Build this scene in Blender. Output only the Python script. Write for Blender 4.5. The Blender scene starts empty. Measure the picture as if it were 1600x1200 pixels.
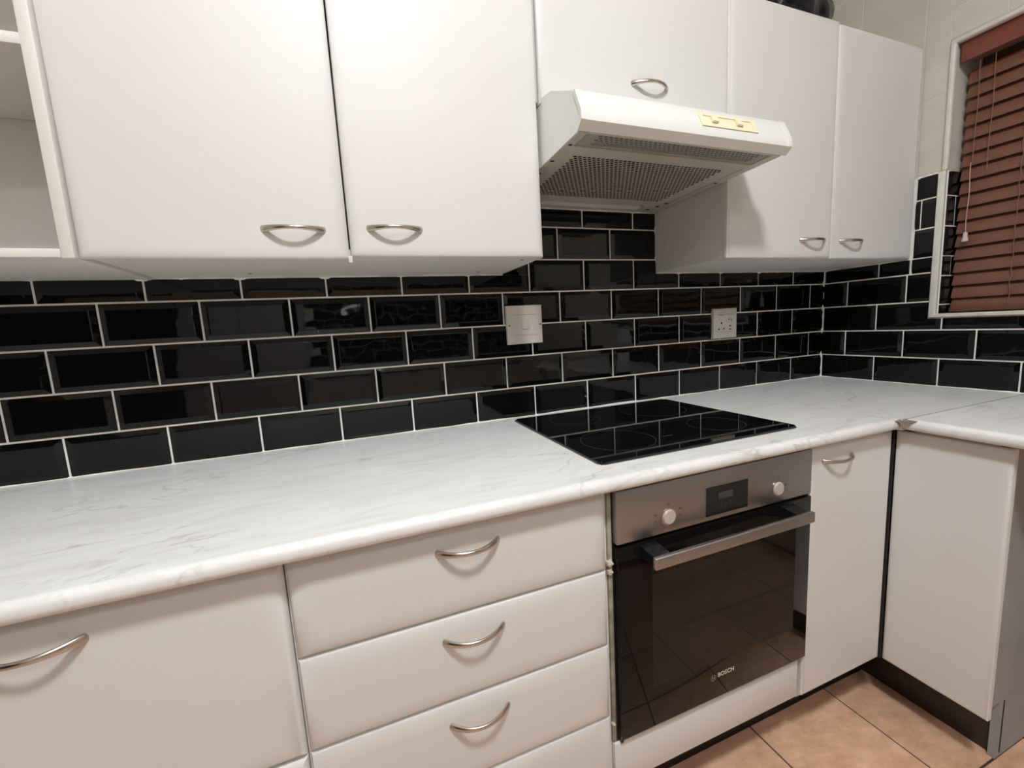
import bpy, bmesh, math, random
from mathutils import Vector, Matrix, noise

random.seed(7)
S = bpy.context.scene
COL = S.collection

# ------------------------------------------------------------------ camera
cam_d = bpy.data.cameras.new('camera')
cam = bpy.data.objects.new('camera', cam_d)
COL.objects.link(cam)
S.camera = cam
R = [[0.93311407, -0.35516711, -0.05616464],
     [-0.09930772, -0.10442127, -0.98956262],
     [0.34559531, 0.92895238, -0.13270779]]
M = Matrix(((R[0][0], -R[1][0], -R[2][0], -1.97331835),
            (R[0][1], -R[1][1], -R[2][1], -1.29648153),
            (R[0][2], -R[1][2], -R[2][2], 1.19778301),
            (0, 0, 0, 1)))
cam.matrix_world = M
cam_d.sensor_width = 36.0
cam_d.lens = 661.83 / 1600 * 36.0
cam_d.clip_start = 0.02
cam_d.clip_end = 60

# ------------------------------------------------------------------ world, exposure
W = bpy.data.worlds.new('night'); S.world = W
W.use_nodes = True
W.node_tree.nodes['Background'].inputs[0].default_value = (0.010, 0.012, 0.020, 1)
W.node_tree.nodes['Background'].inputs[1].default_value = 1.0
S.view_settings.view_transform = 'Standard'
S.view_settings.look = 'None'
S.view_settings.gamma = 1.0
S.view_settings.use_curve_mapping = False
S.view_settings.exposure = 0.0
LAMP_POS = (-1.85, -1.68, 2.95)
LAMP_POWER = 222.0
FILL_POWER = 20.0  # strength of the added fill light
LAMP_COL = (0.97, 0.985, 1.0, 1)

# ------------------------------------------------------------------ materials
def nt(name):
    m = bpy.data.materials.new(name); m.use_nodes = True
    return m, m.node_tree.nodes, m.node_tree.links, m.node_tree.nodes['Principled BSDF']

def mat(name, col, rough=0.5, metal=0.0, coat=0.0, bump=0.0, bscale=60.0, var=0.0, vscale=6.0, spec=0.5, bdist=0.001):
    m, N, L, b = nt(name)
    b.inputs['Base Color'].default_value = (*col, 1)
    b.inputs['Roughness'].default_value = rough
    b.inputs['Metallic'].default_value = metal
    b.inputs['Coat Weight'].default_value = coat
    b.inputs['Specular IOR Level'].default_value = spec
    tc = N.new('ShaderNodeTexCoord')
    if var > 0:
        n = N.new('ShaderNodeTexNoise'); n.inputs['Scale'].default_value = vscale; n.inputs['Detail'].default_value = 4
        L.new(tc.outputs['Object'], n.inputs['Vector'])
        r = N.new('ShaderNodeValToRGB')
        r.color_ramp.elements[0].position = 0.3; r.color_ramp.elements[1].position = 0.7
        r.color_ramp.elements[0].color = (*[c * (1 - var) for c in col], 1)
        r.color_ramp.elements[1].color = (*[min(1, c * (1 + var * 0.5)) for c in col], 1)
        L.new(n.outputs['Fac'], r.inputs['Fac']); L.new(r.outputs['Color'], b.inputs['Base Color'])
    if bump > 0:
        n2 = N.new('ShaderNodeTexNoise'); n2.inputs['Scale'].default_value = bscale; n2.inputs['Detail'].default_value = 3
        L.new(tc.outputs['Object'], n2.inputs['Vector'])
        bp = N.new('ShaderNodeBump'); bp.inputs['Strength'].default_value = bump; bp.inputs['Distance'].default_value = bdist
        L.new(n2.outputs['Fac'], bp.inputs['Height']); L.new(bp.outputs['Normal'], b.inputs['Normal'])
    return m

M_DOOR = mat('door_white', (0.715, 0.71, 0.69), 0.48, bump=0.05, bscale=500, bdist=0.0004, var=0.02, vscale=2)
M_CARC = mat('carcass_white', (0.76, 0.745, 0.70), 0.5, var=0.04, vscale=3)
M_PAINT = mat('painted_edge', (0.66, 0.65, 0.60), 0.6, bump=0.5, bscale=45, bdist=0.002, var=0.08, vscale=14)
M_END = mat('end_panel', (0.34, 0.345, 0.35), 0.55, var=0.12, vscale=9)
M_GROUT = mat('grout', (0.90, 0.885, 0.82), 0.85, bump=0.6, bscale=160, bdist=0.0012, var=0.12, vscale=25)
M_WALL = mat('wall_paint', (0.58, 0.54, 0.475), 0.75, bump=0.35, bscale=70, bdist=0.0015, var=0.07, vscale=12)
M_WJOINT = mat('wall_joint', (0.63, 0.59, 0.525), 0.8, bump=0.3, bscale=90)
M_BEAD = mat('bead_white', (0.66, 0.64, 0.58), 0.5, bump=0.3, bscale=40, bdist=0.001, var=0.08, vscale=20)
M_CEIL = mat('ceiling_white', (0.90, 0.89, 0.87), 0.9)
M_HOOD = mat('hood_enamel', (0.80, 0.81, 0.78), 0.28, coat=0.3)
M_HOODIN = mat('hood_underside', (0.56, 0.54, 0.49), 0.42, var=0.06, vscale=10)
M_CREAM = mat('cream_plastic', (0.86, 0.79, 0.57), 0.4)
M_DARKIN = mat('dark_inside', (0.012, 0.010, 0.009), 0.9)
M_CHROME = mat('satin_nickel', (0.56, 0.52, 0.47), 0.24, metal=1.0)
M_ALU = mat('aluminium', (0.42, 0.40, 0.37), 0.4, metal=1.0)
M_CAP = mat('worn_metal', (0.33, 0.315, 0.295), 0.5, metal=0.35, var=0.3, vscale=40)
M_PLATE = mat('plate_plastic', (0.68, 0.64, 0.58), 0.4)
M_BLACKP = mat('black_plastic', (0.012, 0.012, 0.013), 0.35)
M_HOLE = mat('socket_hole', (0.03, 0.025, 0.02), 0.8)
M_SCREW = mat('screw', (0.20, 0.18, 0.16), 0.5, metal=0.8)
M_HOB = mat('hob_glass', (0.004, 0.004, 0.005), 0.03, spec=0.55)
M_HOBEDGE = mat('hob_edge', (0.06, 0.06, 0.065), 0.3, metal=0.6)
M_PRINT = mat('hob_print', (0.055, 0.055, 0.058), 0.25)
M_PRINT2 = mat('hob_print_light', (0.16, 0.16, 0.16), 0.3)
M_OGLASS = mat('oven_glass', (0.006, 0.0048, 0.0046), 0.05, spec=0.17)
M_OWIN = mat('oven_window', (0.014, 0.0115, 0.009), 0.05, spec=0.20)
M_LOGO = mat('logo_silver', (0.62, 0.58, 0.52), 0.35, metal=0.3)
M_LOGOD = mat('logo_grey', (0.30, 0.29, 0.26), 0.35, metal=0.3)
M_MARK = mat('dial_print', (0.10, 0.09, 0.085), 0.5)
M_DISP = mat('display_glass', (0.010, 0.011, 0.012), 0.12)
M_LCD = mat('lcd', (0.045, 0.048, 0.046), 0.25)
M_PLINTH = mat('plinth_brown', (0.035, 0.024, 0.022), 0.45, bump=0.2, bscale=60, var=0.3, vscale=18)
M_CHIP = mat('raw_chipboard', (0.36, 0.33, 0.25), 0.85, bump=0.8, bscale=120, bdist=0.002, var=0.4, vscale=30)
M_FOAM = mat('old_foam', (0.62, 0.56, 0.45), 0.9, bump=0.8, bscale=200, bdist=0.002, var=0.3, vscale=60)
M_FGROUT = mat('floor_grout', (0.060, 0.045, 0.038), 0.9, bump=0.4, bscale=150)
M_BLIND = mat('blind_slat', (0.155, 0.064, 0.036), 0.45, bump=0.15, bscale=120, var=0.10, vscale=20)
M_VAL = mat('valance_wood', (0.19, 0.052, 0.032), 0.4, var=0.12, vscale=30)
M_CORD = mat('blind_cord', (0.20, 0.10, 0.06), 0.7)
M_CORDL = mat('pale_cord', (0.52, 0.36, 0.26), 0.7)
M_BAG = mat('bag_plastic', (0.007, 0.006, 0.011), 0.22, spec=0.35)
M_SHADOWBOARD = mat('gap_board', (0.10, 0.075, 0.065), 0.8)
M_RED = mat('window_frame_brown', (0.09, 0.045, 0.03), 0.5)

def glass(name, col, rough=0.02, trans=0.6):
    m, N, L, b = nt(name)
    b.inputs['Base Color'].default_value = (*col, 1); b.inputs['Roughness'].default_value = rough
    t = N.new('ShaderNodeBsdfTransparent'); t.inputs[0].default_value = (*col, 1)
    mx = N.new('ShaderNodeMixShader'); mx.inputs[0].default_value = trans
    L.new(b.outputs[0], mx.inputs[1]); L.new(t.outputs[0], mx.inputs[2])
    L.new(mx.outputs[0], N['Material Output'].inputs['Surface'])
    return m
M_LENS = glass('lamp_cover_plastic', (0.86, 0.885, 0.85), 0.18, 0.86)
M_PANE = glass('window_glass', (0.75, 0.8, 0.8), 0.0, 0.9)
M_CLEAR = glass('clear_plastic', (0.9, 0.85, 0.8), 0.05, 0.5)

def tile_black():
    m, N, L, b = nt('black_glaze')
    b.inputs['Roughness'].default_value = 0.035
    b.inputs['Specular IOR Level'].default_value = 0.36
    b.inputs['Base Color'].default_value = (0.0035, 0.0033, 0.0036, 1)
    geo = N.new('ShaderNodeNewGeometry')
    n = N.new('ShaderNodeTexNoise'); n.inputs['Scale'].default_value = 9; n.inputs['Detail'].default_value = 2
    L.new(geo.outputs['Position'], n.inputs['Vector'])
    bp = N.new('ShaderNodeBump'); bp.inputs['Strength'].default_value = 0.35; bp.inputs['Distance'].default_value = 0.003
    L.new(n.outputs['Fac'], bp.inputs['Height']); L.new(bp.outputs['Normal'], b.inputs['Normal'])
    return m
M_TILE = tile_black()

def marble():
    m, N, L, b = nt('marble_laminate')
    b.inputs['Roughness'].default_value = 0.30
    tc = N.new('ShaderNodeTexCoord')
    # soft cloudy streaks running along the run
    mp = N.new('ShaderNodeMapping'); mp.inputs['Scale'].default_value = (1.6, 7.0, 4.0); mp.inputs['Rotation'].default_value = (0, 0, 0.35)
    L.new(tc.outputs['Object'], mp.inputs['Vector'])
    n = N.new('ShaderNodeTexNoise'); n.inputs['Scale'].default_value = 3.6; n.inputs['Detail'].default_value = 11; n.inputs['Roughness'].default_value = 0.68; n.inputs['Distortion'].default_value = 0.9
    L.new(mp.outputs[0], n.inputs['Vector'])
    r = N.new('ShaderNodeValToRGB'); e = r.color_ramp.elements
    e[0].position = 0.30; e[0].color = (0.735, 0.735, 0.735, 1)
    e[1].position = 0.55; e[1].color = (0.84, 0.845, 0.845, 1)
    L.new(n.outputs['Fac'], r.inputs['Fac'])
    # thin veins
    n2 = N.new('ShaderNodeTexNoise'); n2.inputs['Scale'].default_value = 2.1; n2.inputs['Detail'].default_value = 6; n2.inputs['Roughness'].default_value = 0.55; n2.inputs['Distortion'].default_value = 0.5
    mp2 = N.new('ShaderNodeMapping'); mp2.inputs['Scale'].default_value = (1.3, 2.6, 2.0); mp2.inputs['Location'].default_value = (3.3, 1.7, 0); mp2.inputs['Rotation'].default_value = (0, 0, 0.5)
    L.new(tc.outputs['Object'], mp2.inputs['Vector']); L.new(mp2.outputs[0], n2.inputs['Vector'])
    s = N.new('ShaderNodeMath'); s.operation = 'SUBTRACT'; s.inputs[1].default_value = 0.5; L.new(n2.outputs['Fac'], s.inputs[0])
    a = N.new('ShaderNodeMath'); a.operation = 'ABSOLUTE'; L.new(s.outputs[0], a.inputs[0])
    r2 = N.new('ShaderNodeValToRGB'); f = r2.color_ramp.elements
    f[0].position = 0.0; f[0].color = (0.74, 0.73, 0.70, 1); f[1].position = 0.012; f[1].color = (1, 1, 1, 1)
    L.new(a.outputs[0], r2.inputs['Fac'])
    # vein strength fades in and out
    n3 = N.new('ShaderNodeTexNoise'); n3.inputs['Scale'].default_value = 3.0
    L.new(tc.outputs['Object'], n3.inputs['Vector'])
    r3 = N.new('ShaderNodeValToRGB'); r3.color_ramp.elements[0].position = 0.42; r3.color_ramp.elements[1].position = 0.62
    L.new(n3.outputs['Fac'], r3.inputs['Fac'])
    mx = N.new('ShaderNodeMix'); mx.data_type = 'RGBA'; mx.blend_type = 'MULTIPLY'
    L.new(r3.outputs['Color'], mx.inputs['Factor']); L.new(r.outputs['Color'], mx.inputs['A']); L.new(r2.outputs['Color'], mx.inputs['B'])
    L.new(mx.outputs['Result'], b.inputs['Base Color'])
    return m
M_MARBLE = marble()

def terracotta():
    m, N, L, b = nt('terracotta_tile')
    b.inputs['Roughness'].default_value = 0.42
    oi = N.new('ShaderNodeObjectInfo'); geo = N.new('ShaderNodeNewGeometry')
    n = N.new('ShaderNodeTexNoise'); n.inputs['Scale'].default_value = 13; n.inputs['Detail'].default_value = 9; n.inputs['Roughness'].default_value = 0.65
    mp = N.new('ShaderNodeMapping'); mp.inputs['Scale'].default_value = (1, 1.8, 1); mp.inputs['Rotation'].default_value = (0, 0, 0.6)
    L.new(geo.outputs['Position'], mp.inputs['Vector']); L.new(mp.outputs[0], n.inputs['Vector'])
    r = N.new('ShaderNodeValToRGB'); e = r.color_ramp.elements
    e[0].position = 0.33; e[0].color = (0.57, 0.33, 0.205, 1)
    e[1].position = 0.68; e[1].color = (0.82, 0.535, 0.37, 1)
    L.new(n.outputs['Fac'], r.inputs['Fac'])
    h = N.new('ShaderNodeHueSaturation'); v = N.new('ShaderNodeMapRange'); v.inputs[3].default_value = 0.9; v.inputs[4].default_value = 1.1
    L.new(oi.outputs['Random'], v.inputs[0]); L.new(v.outputs[0], h.inputs['Value']); L.new(r.outputs['Color'], h.inputs['Color'])
    L.new(h.outputs['Color'], b.inputs['Base Color'])
    bp = N.new('ShaderNodeBump'); bp.inputs['Strength'].default_value = 0.4; bp.inputs['Distance'].default_value = 0.002
    L.new(n.outputs['Fac'], bp.inputs['Height']); L.new(bp.outputs['Normal'], b.inputs['Normal'])
    return m
M_TERRA = terracotta()

def brushed():
    m, N, L, b = nt('brushed_steel')
    b.inputs['Metallic'].default_value = 1.0
    b.inputs['Base Color'].default_value = (0.36, 0.355, 0.355, 1)
    tc = N.new('ShaderNodeTexCoord')
    mp = N.new('ShaderNodeMapping'); mp.inputs['Scale'].default_value = (3, 60, 900)
    L.new(tc.outputs['Object'], mp.inputs['Vector'])
    n = N.new('ShaderNodeTexNoise'); n.inputs['Scale'].default_value = 1.0; n.inputs['Detail'].default_value = 2
    L.new(mp.outputs[0], n.inputs['Vector'])
    r = N.new('ShaderNodeMapRange'); r.inputs[3].default_value = 0.34; r.inputs[4].default_value = 0.50
    L.new(n.outputs['Fac'], r.inputs[0]); L.new(r.outputs[0], b.inputs['Roughness'])
    b.inputs['Anisotropic'].default_value = 0.4
    return m
M_STEEL = brushed()

def emit(name, col, st):
    m, N, L, b = nt(name)
    b.inputs['Base Color'].default_value = (0.8, 0.8, 0.8, 1)
    b.inputs['Emission Color'].default_value = col; b.inputs['Emission Strength'].default_value = st
    return m
M_LAMP = emit('lamp_glass_lit', LAMP_COL, LAMP_POWER)
M_FILL = emit('fill_diffuser_lit', LAMP_COL, FILL_POWER)  # glow of the added fill light

# ------------------------------------------------------------------ object helpers
def finish(bm, name, m, parent=None, smooth=True, ang=33):
    bmesh.ops.remove_doubles(bm, verts=bm.verts, dist=1e-6)
    bmesh.ops.recalc_face_normals(bm, faces=bm.faces)
    if smooth:
        for f in bm.faces: f.smooth = True
        for e in bm.edges:
            if len(e.link_faces) == 2:
                if e.calc_face_angle(0) > math.radians(ang): e.smooth = False
            else: e.smooth = False
    org = Vector((0, 0, 0))
    p = parent
    while p is not None:
        org += p.location; p = p.parent
    if org.length > 0: bmesh.ops.translate(bm, verts=bm.verts, vec=-org)
    me = bpy.data.meshes.new(name); bm.to_mesh(me); bm.free()
    for mm in (m if isinstance(m, (list, tuple)) else [m]): me.materials.append(mm)
    o = bpy.data.objects.new(name, me); COL.objects.link(o)
    if parent is not None: o.parent = parent
    return o

def tag(o, label=None, cat=None, group=None, kind=None):
    if label: o['label'] = label
    if cat: o['category'] = cat
    if group: o['group'] = group
    if kind: o['kind'] = kind
    return o

def thing(name, loc, label, cat, group=None):
    o = bpy.data.objects.new(name, None); COL.objects.link(o)
    o.location = loc; o.empty_display_size = 0.05
    return tag(o, label, cat, group)

def a_box(bm, x0, x1, y0, y1, z0, z1, bev=0.0, seg=2, mi=0):
    r = bmesh.ops.create_cube(bm, size=1.0)
    vs = r['verts']
    for v in vs:
        v.co = Vector((x0 if v.co.x < 0 else x1, y0 if v.co.y < 0 else y1, z0 if v.co.z < 0 else z1))
    fs = set(f for v in vs for f in v.link_faces)
    for f in fs: f.material_index = mi
    if bev > 0:
        es = list(set(e for v in vs for e in v.link_edges))
        g = bmesh.ops.bevel(bm, geom=es, offset=bev, segments=seg, affect='EDGES', profile=0.5)
        for f in g['faces']: f.material_index = mi
    return vs

def box(name, x0, x1, y0, y1, z0, z1, m, parent=None, bev=0.0, seg=2):
    bm = bmesh.new(); a_box(bm, min(x0, x1), max(x0, x1), min(y0, y1), max(y0, y1), min(z0, z1), max(z0, z1), bev, seg)
    return finish(bm, name, m, parent)

def extrude_profile(bm, pts, fn, t0, t1, mi=0):
    a = [bm.verts.new(fn(p, t0)) for p in pts]; b = [bm.verts.new(fn(p, t1)) for p in pts]
    n = len(pts)
    fs = []
    for i in range(n): fs.append(bm.faces.new((a[i], a[(i + 1) % n], b[(i + 1) % n], b[i])))
    fs.append(bm.faces.new(a)); fs.append(bm.faces.new(b[::-1]))
    for f in fs: f.material_index = mi

def pillow(bm, u0, u1, z0, z1, front, back, fn, rin=0.018, dep=0.007, seg=6):
    """a slab with a softly rounded front edge; fn maps (u, depth, z) to world"""
    d = 1 if front > back else -1
    def ring(ins, dd):
        return [bm.verts.new(fn(*c)) for c in ((u0 + ins, dd, z0 + ins), (u1 - ins, dd, z0 + ins), (u1 - ins, dd, z1 - ins), (u0 + ins, dd, z1 - ins))]
    rings = [ring(0.0, back)]
    for k in range(seg + 1):
        a = math.pi / 2 * k / seg
        rings.append(ring(rin * (1 - math.cos(a)) , front - d * dep * (1 - math.sin(a))))
    for r0, r1 in zip(rings, rings[1:]):
        for i in range(4): bm.faces.new((r0[i], r0[(i + 1) % 4], r1[(i + 1) % 4], r1[i]))
    bm.faces.new(rings[-1]); bm.faces.new(rings[0][::-1])

FY = lambda u, d, z: Vector((u, d, z))     # front faces -y
FX = lambda u, d, z: Vector((d, u, z))     # front faces -x

def door_panel(name, u0, u1, z0, z1, front, parent, fn=FY, thick=0.018, m=None, rin=0.022, dep=0.009):
    bm = bmesh.new(); pillow(bm, u0, u1, z0, z1, front, front + thick, fn, rin, dep)
    return finish(bm, name, m or M_DOOR, parent, ang=40)

def tube(bm, path, rads, n=10, flat=None, mi=0):
    rings = []
    for i, p in enumerate(path):
        p = Vector(p)
        t = (Vector(path[min(i + 1, len(path) - 1)]) - Vector(path[max(i - 1, 0)])).normalized()
        up = Vector((0, 0, 1)) if abs(t.z) < 0.9 else Vector((0, 1, 0))
        s = t.cross(up).normalized(); w = s.cross(t).normalized()
        rs, rw = rads[i] if isinstance(rads[i], (tuple, list)) else (rads[i], rads[i])
        rings.append([bm.verts.new(p + s * rs * math.cos(2 * math.pi * k / n) + w * rw * math.sin(2 * math.pi * k / n)) for k in range(n)])
    for r0, r1 in zip(rings, rings[1:]):
        for k in range(n):
            f = bm.faces.new((r0[k], r0[(k + 1) % n], r1[(k + 1) % n], r1[k])); f.material_index = mi
    bm.faces.new(rings[0][::-1]); bm.faces.new(rings[-1])

_hm = None
def handle(cx, y, cz, parent):
    """satin bow handle; mesh shared by all doors and drawers"""
    global _hm
    if _hm is None:
        bm = bmesh.new(); path = []; rr = []
        L = 0.056; P = 0.025; n = 18
        for i in range(n + 1):
            a = math.pi * i / n
            s = -math.cos(a)
            x = L * s
            yy = 0.002 - (P + 0.002) * math.sin(a) ** 1.7
            path.append((x, yy, 0))
            e = abs(s)
            rr.append((0.0030 + 0.0012 * e ** 3, 0.0043 + 0.0030 * e ** 2))
        tube(bm, path, rr, 12)
        for f in bm.faces: f.smooth = True
        bmesh.ops.recalc_face_normals(bm, faces=bm.faces)
        _hm = bpy.data.meshes.new('handle'); bm.to_mesh(_hm); bm.free(); _hm.materials.append(M_CHROME)
    o = bpy.data.objects.new('handle', _hm); COL.objects.link(o); o.parent = parent
    org = Vector((0, 0, 0)); p = parent
    while p is not None: org += p.location; p = p.parent
    o.location = Vector((cx, y, cz)) - org
    return o

def cyl(bm, c, r, h, axis='y', n=24, mi=0, r2=None):
    r2 = r if r2 is None else r2
    a = []; b = []
    for k in range(n):
        t = 2 * math.pi * k / n; q, w = math.cos(t), math.sin(t)
        if axis == 'y': a.append(bm.verts.new((c[0] + r * q, c[1], c[2] + r * w))); b.append(bm.verts.new((c[0] + r2 * q, c[1] - h, c[2] + r2 * w)))
        else: a.append(bm.verts.new((c[0] + r * q, c[1] + r * w, c[2]))); b.append(bm.verts.new((c[0] + r2 * q, c[1] + r2 * w, c[2] + h)))
    fs = [bm.faces.new((a[k], a[(k + 1) % n], b[(k + 1) % n], b[k])) for k in range(n)]
    fs += [bm.faces.new(a[::-1]), bm.faces.new(b)]
    for f in fs: f.material_index = mi

# ================================================================== SETTING
XL, YF, ZC = -3.7, -3.5, 3.00          # far corner of the room
# window opening in the right wall
WY0, WY1, WZ0, WZ1 = -1.60, -0.3985, 1.158, 2.046
WT = 0.24

wall_back = tag(box('wall_back', XL - .1, 0.25, 0.0, 0.12, 0, ZC, M_WALL), kind='structure')
bm = bmesh.new()
a_box(bm, 0.0, WT, WY1, 0.0, 0, ZC); a_box(bm, 0.0, WT, YF - .1, WY0, 0, ZC)
a_box(bm, 0.0, WT, WY0, WY1, 0, WZ0); a_box(bm, 0.0, WT, WY0, WY1, WZ1, ZC)
wall_right = tag(finish(bm, 'wall_right', M_WALL), kind='structure')
bm = bmesh.new()
a_box(bm, XL - .12, XL, -1.50, 0, 0, ZC); a_box(bm, XL - .12, XL, YF - .1, -1.50, 2.15, ZC)
tag(finish(bm, 'wall_left', M_WALL), kind='structure')
bm = bmesh.new(); a_box(bm, -3.30, WT, YF - .12, YF, 0, ZC); a_box(bm, XL - .1, -3.30, YF - .12, YF, 2.15, ZC)
wall_front = tag(finish(bm, 'wall_front', M_WALL), kind='structure')
tag(box('ceiling', XL - .1, WT, YF - .1, 0.12, ZC, ZC + .1, M_CEIL), kind='structure')
floor = tag(box('floor', XL - .1, WT, YF - .1, 0.0, -0.08, -0.003, M_FGROUT), kind='structure')

# terracotta floor tiles, each its own piece
TP = 0.32
fm = None
ti = 0
for i in range(-12, 3):
    for j in range(-11, 2):
        x0 = -0.672 + i * TP; y1 = -0.492 + j * TP
        if x0 + TP < XL or x0 > -0.2 or y1 > 0.1 or y1 - TP < YF: continue
        if y1 > -0.40: continue
        if fm is None:
            b2 = bmesh.new(); a_box(b2, 0.0025, TP - 0.0025, -TP + 0.0025, -0.0025, -0.012, 0.0, 0.0015, 1)
            for f in b2.faces: f.smooth = False
            fm = bpy.data.meshes.new('floor_tile'); b2.to_mesh(fm); b2.free(); fm.materials.append(M_TERRA)
        o = bpy.data.objects.new('floor_tile', fm); COL.objects.link(o); o.parent = floor
        o.location = (x0, y1, 0.0)
# ------------------------------------------------------------------ black bevelled wall tiles
TW, TH, G = 0.203, 0.1028, 0.0046
def full_tile(bm, u0, z0):
    w, h = TW - G, TH - G
    bw = 0.014
    def ring(i, d): return [(u0 + i, d, z0 + i), (u0 + w - i, d, z0 + i), (u0 + w - i, d, z0 + h - i), (u0 + i, d, z0 + h - i)]
    rs = [ring(0, 0.0), ring(0, 0.0042), ring(0.0008, 0.0052), ring(bw - .002, 0.0086), ring(bw + .001, 0.0090)]
    vr = [[bm.verts.new(c) for c in r] for r in rs]
    for r0, r1 in zip(vr, vr[1:]):
        for i in range(4): bm.faces.new((r0[i], r0[(i + 1) % 4], r1[(i + 1) % 4], r1[i]))
    bm.faces.new(vr[-1]); bm.faces.new(vr[0][::-1])

_tm = {}
def wall_tile(u0, z0, lim, fn, parent, key):
    """u0,z0 lower-left of the cell interior; lim=(ua,ub,za,zb) clip"""
    w, h = TW - G, TH - G
    ua, ub, za, zb = lim
    cu0, cu1, cz0, cz1 = max(u0, ua), min(u0 + w, ub), max(z0, za), min(z0 + h, zb)
    if cu1 - cu0 < 0.006 or cz1 - cz0 < 0.006: return
    full = cu1 - cu0 > w - 1e-5 and cz1 - cz0 > h - 1e-5
    if full and key in _tm: me = _tm[key]
    else:
        bm = bmesh.new(); full_tile(bm, 0.0, 0.0)
        if not full:
            for co, no in (((cu0 - u0, 0, 0), (-1, 0, 0)), ((cu1 - u0, 0, 0), (1, 0, 0)), ((0, 0, cz0 - z0), (0, 0, -1)), ((0, 0, cz1 - z0), (0, 0, 1))):
                g = bmesh.ops.bisect_plane(bm, geom=bm.verts[:] + bm.edges[:] + bm.faces[:], plane_co=co, plane_no=no, clear_outer=True, dist=1e-6)
                es = [e for e in g['geom_cut'] if isinstance(e, bmesh.types.BMEdge)]
                if es:
                    try: bmesh.ops.holes_fill(bm, edges=es)
                    except Exception: pass
        f0 = fn(0, 0, 0)
        for v in bm.verts: v.co = fn(v.co.x, v.co.y, v.co.z) - f0
        bmesh.ops.recalc_face_normals(bm, faces=bm.faces)
        me = bpy.data.meshes.new('tile'); bm.to_mesh(me); bm.free(); me.materials.append(M_TILE)
        if full: _tm[key] = me
    o = bpy.data.objects.new('tile', me); COL.objects.link(o); o.parent = parent
    o.location = fn(u0, 0.0, z0)
    j = random.uniform(-0.004, 0.004)
    if key == 'B': o.rotation_euler = (random.uniform(-.005, .005), 0, random.uniform(-.005, .005)) 
    else: o.rotation_euler = (0, random.uniform(-.005, .005), random.uniform(-.005, .005))

FB = lambda u, d, z: Vector((u, -d, z))            # back wall: u = x
FR = lambda u, d, z: Vector((-d, -u, z))           # right wall: u = -y
rowz = [0.900] + [0.9994 + 0.1028 * k for k in range(0, 8)]
def zrow(k): return rowz[k] + (G / 2 if k else 0.0015)
def zlow(k): return (0.9994 - 0.1028 if k == 0 else rowz[k]) + G / 2
UBmax = -0.0030
for k in range(0, 7):
    off = -0.1942 if k % 2 == 0 else -0.0871
    for j in range(-1, 18):
        u0 = off - j * TW + G / 2
        za = 0.9015
        def put(ua, ub, zb): wall_tile(u0, zlow(k), (ua, ub, za, zb), FB, wall_back, 'B')
        if k <= 3: put(XL + .01, -0.0065, 1.40)
        elif k == 4:
            c0, c1 = u0, u0 + TW - G
            if c1 < -1.49 or c0 > -0.912: put(XL + .01, -0.0065, 1.3605)
            elif c0 < -1.503: put(XL + .01, -1.4, 1.3605)     # tile straddling the cabinet side is cut under it
            elif c1 > -0.910:
                put(-0.9105, -0.0065, 1.3605); wall_tile(u0, zlow(k), (-1.2, -0.9125, 0.9, 1.5), FB, wall_back, 'B%d' % j)
            else: put(-3, 0, 1.5)
            if c0 < -1.503 and c1 > -1.49: wall_tile(u0, zlow(k), (-1.503, 0, 1.3615, 1.5), FB, wall_back, 'b%d' % j)
        else:
            put(-1.503, -0.915, 1.5685)
bm = bmesh.new()
a_box(bm, XL + .005, -0.0, -0.0034, 0.002, 0.896, 1.372)
a_box(bm, -1.51, -0.906, -0.0034, 0.002, 1.372, 1.580)
# corner bead of grout and caulk lines
a_box(bm, -0.0075, 0.0, -0.0075, 0.0, 0.896, 1.372)
finish(bm, 'grout', M_GROUT, wall_back, smooth=False)
# wobbly caulk bead along the worktop
def caulk(name, p0, p1, r, parent, n=60, m=None, wob=0.3):
    bm = bmesh.new(); p0 = Vector(p0); p1 = Vector(p1)
    path = [p0.lerp(p1, i / n) for i in range(n + 1)]
    rr = [r * (1 + random.uniform(-wob, wob)) for _ in path]
    tube(bm, path, rr, 6)
    return finish(bm, name, m or M_GROUT, parent)
caulk('caulk_bead', (-3.3, -0.004, 0.9008), (-0.004, -0.004, 0.9008), 0.0030, wall_back)
caulk('caulk_bead', (-0.004, -0.004, 0.9008), (-0.004, -1.5, 0.9008), 0.0030, wall_right)
caulk('caulk_bead', (-2.95, -0.004, 1.3625), (-1.505, -0.004, 1.3625), 0.0045, wall_back, wob=0.45)
caulk('caulk_bead', (-0.905, -0.004, 1.3625), (-0.004, -0.004, 1.3625), 0.0045, wall_back, wob=0.45)
caulk('caulk_bead', (-1.50, -0.004, 1.5725), (-0.912, -0.004, 1.5725), 0.0048, wall_back, wob=0.5)
caulk('caulk_bead', (-0.0055, -0.0055, 0.90), (-0.0055, -0.0055, 1.362), 0.0045, wall_back, wob=0.4)

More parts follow.
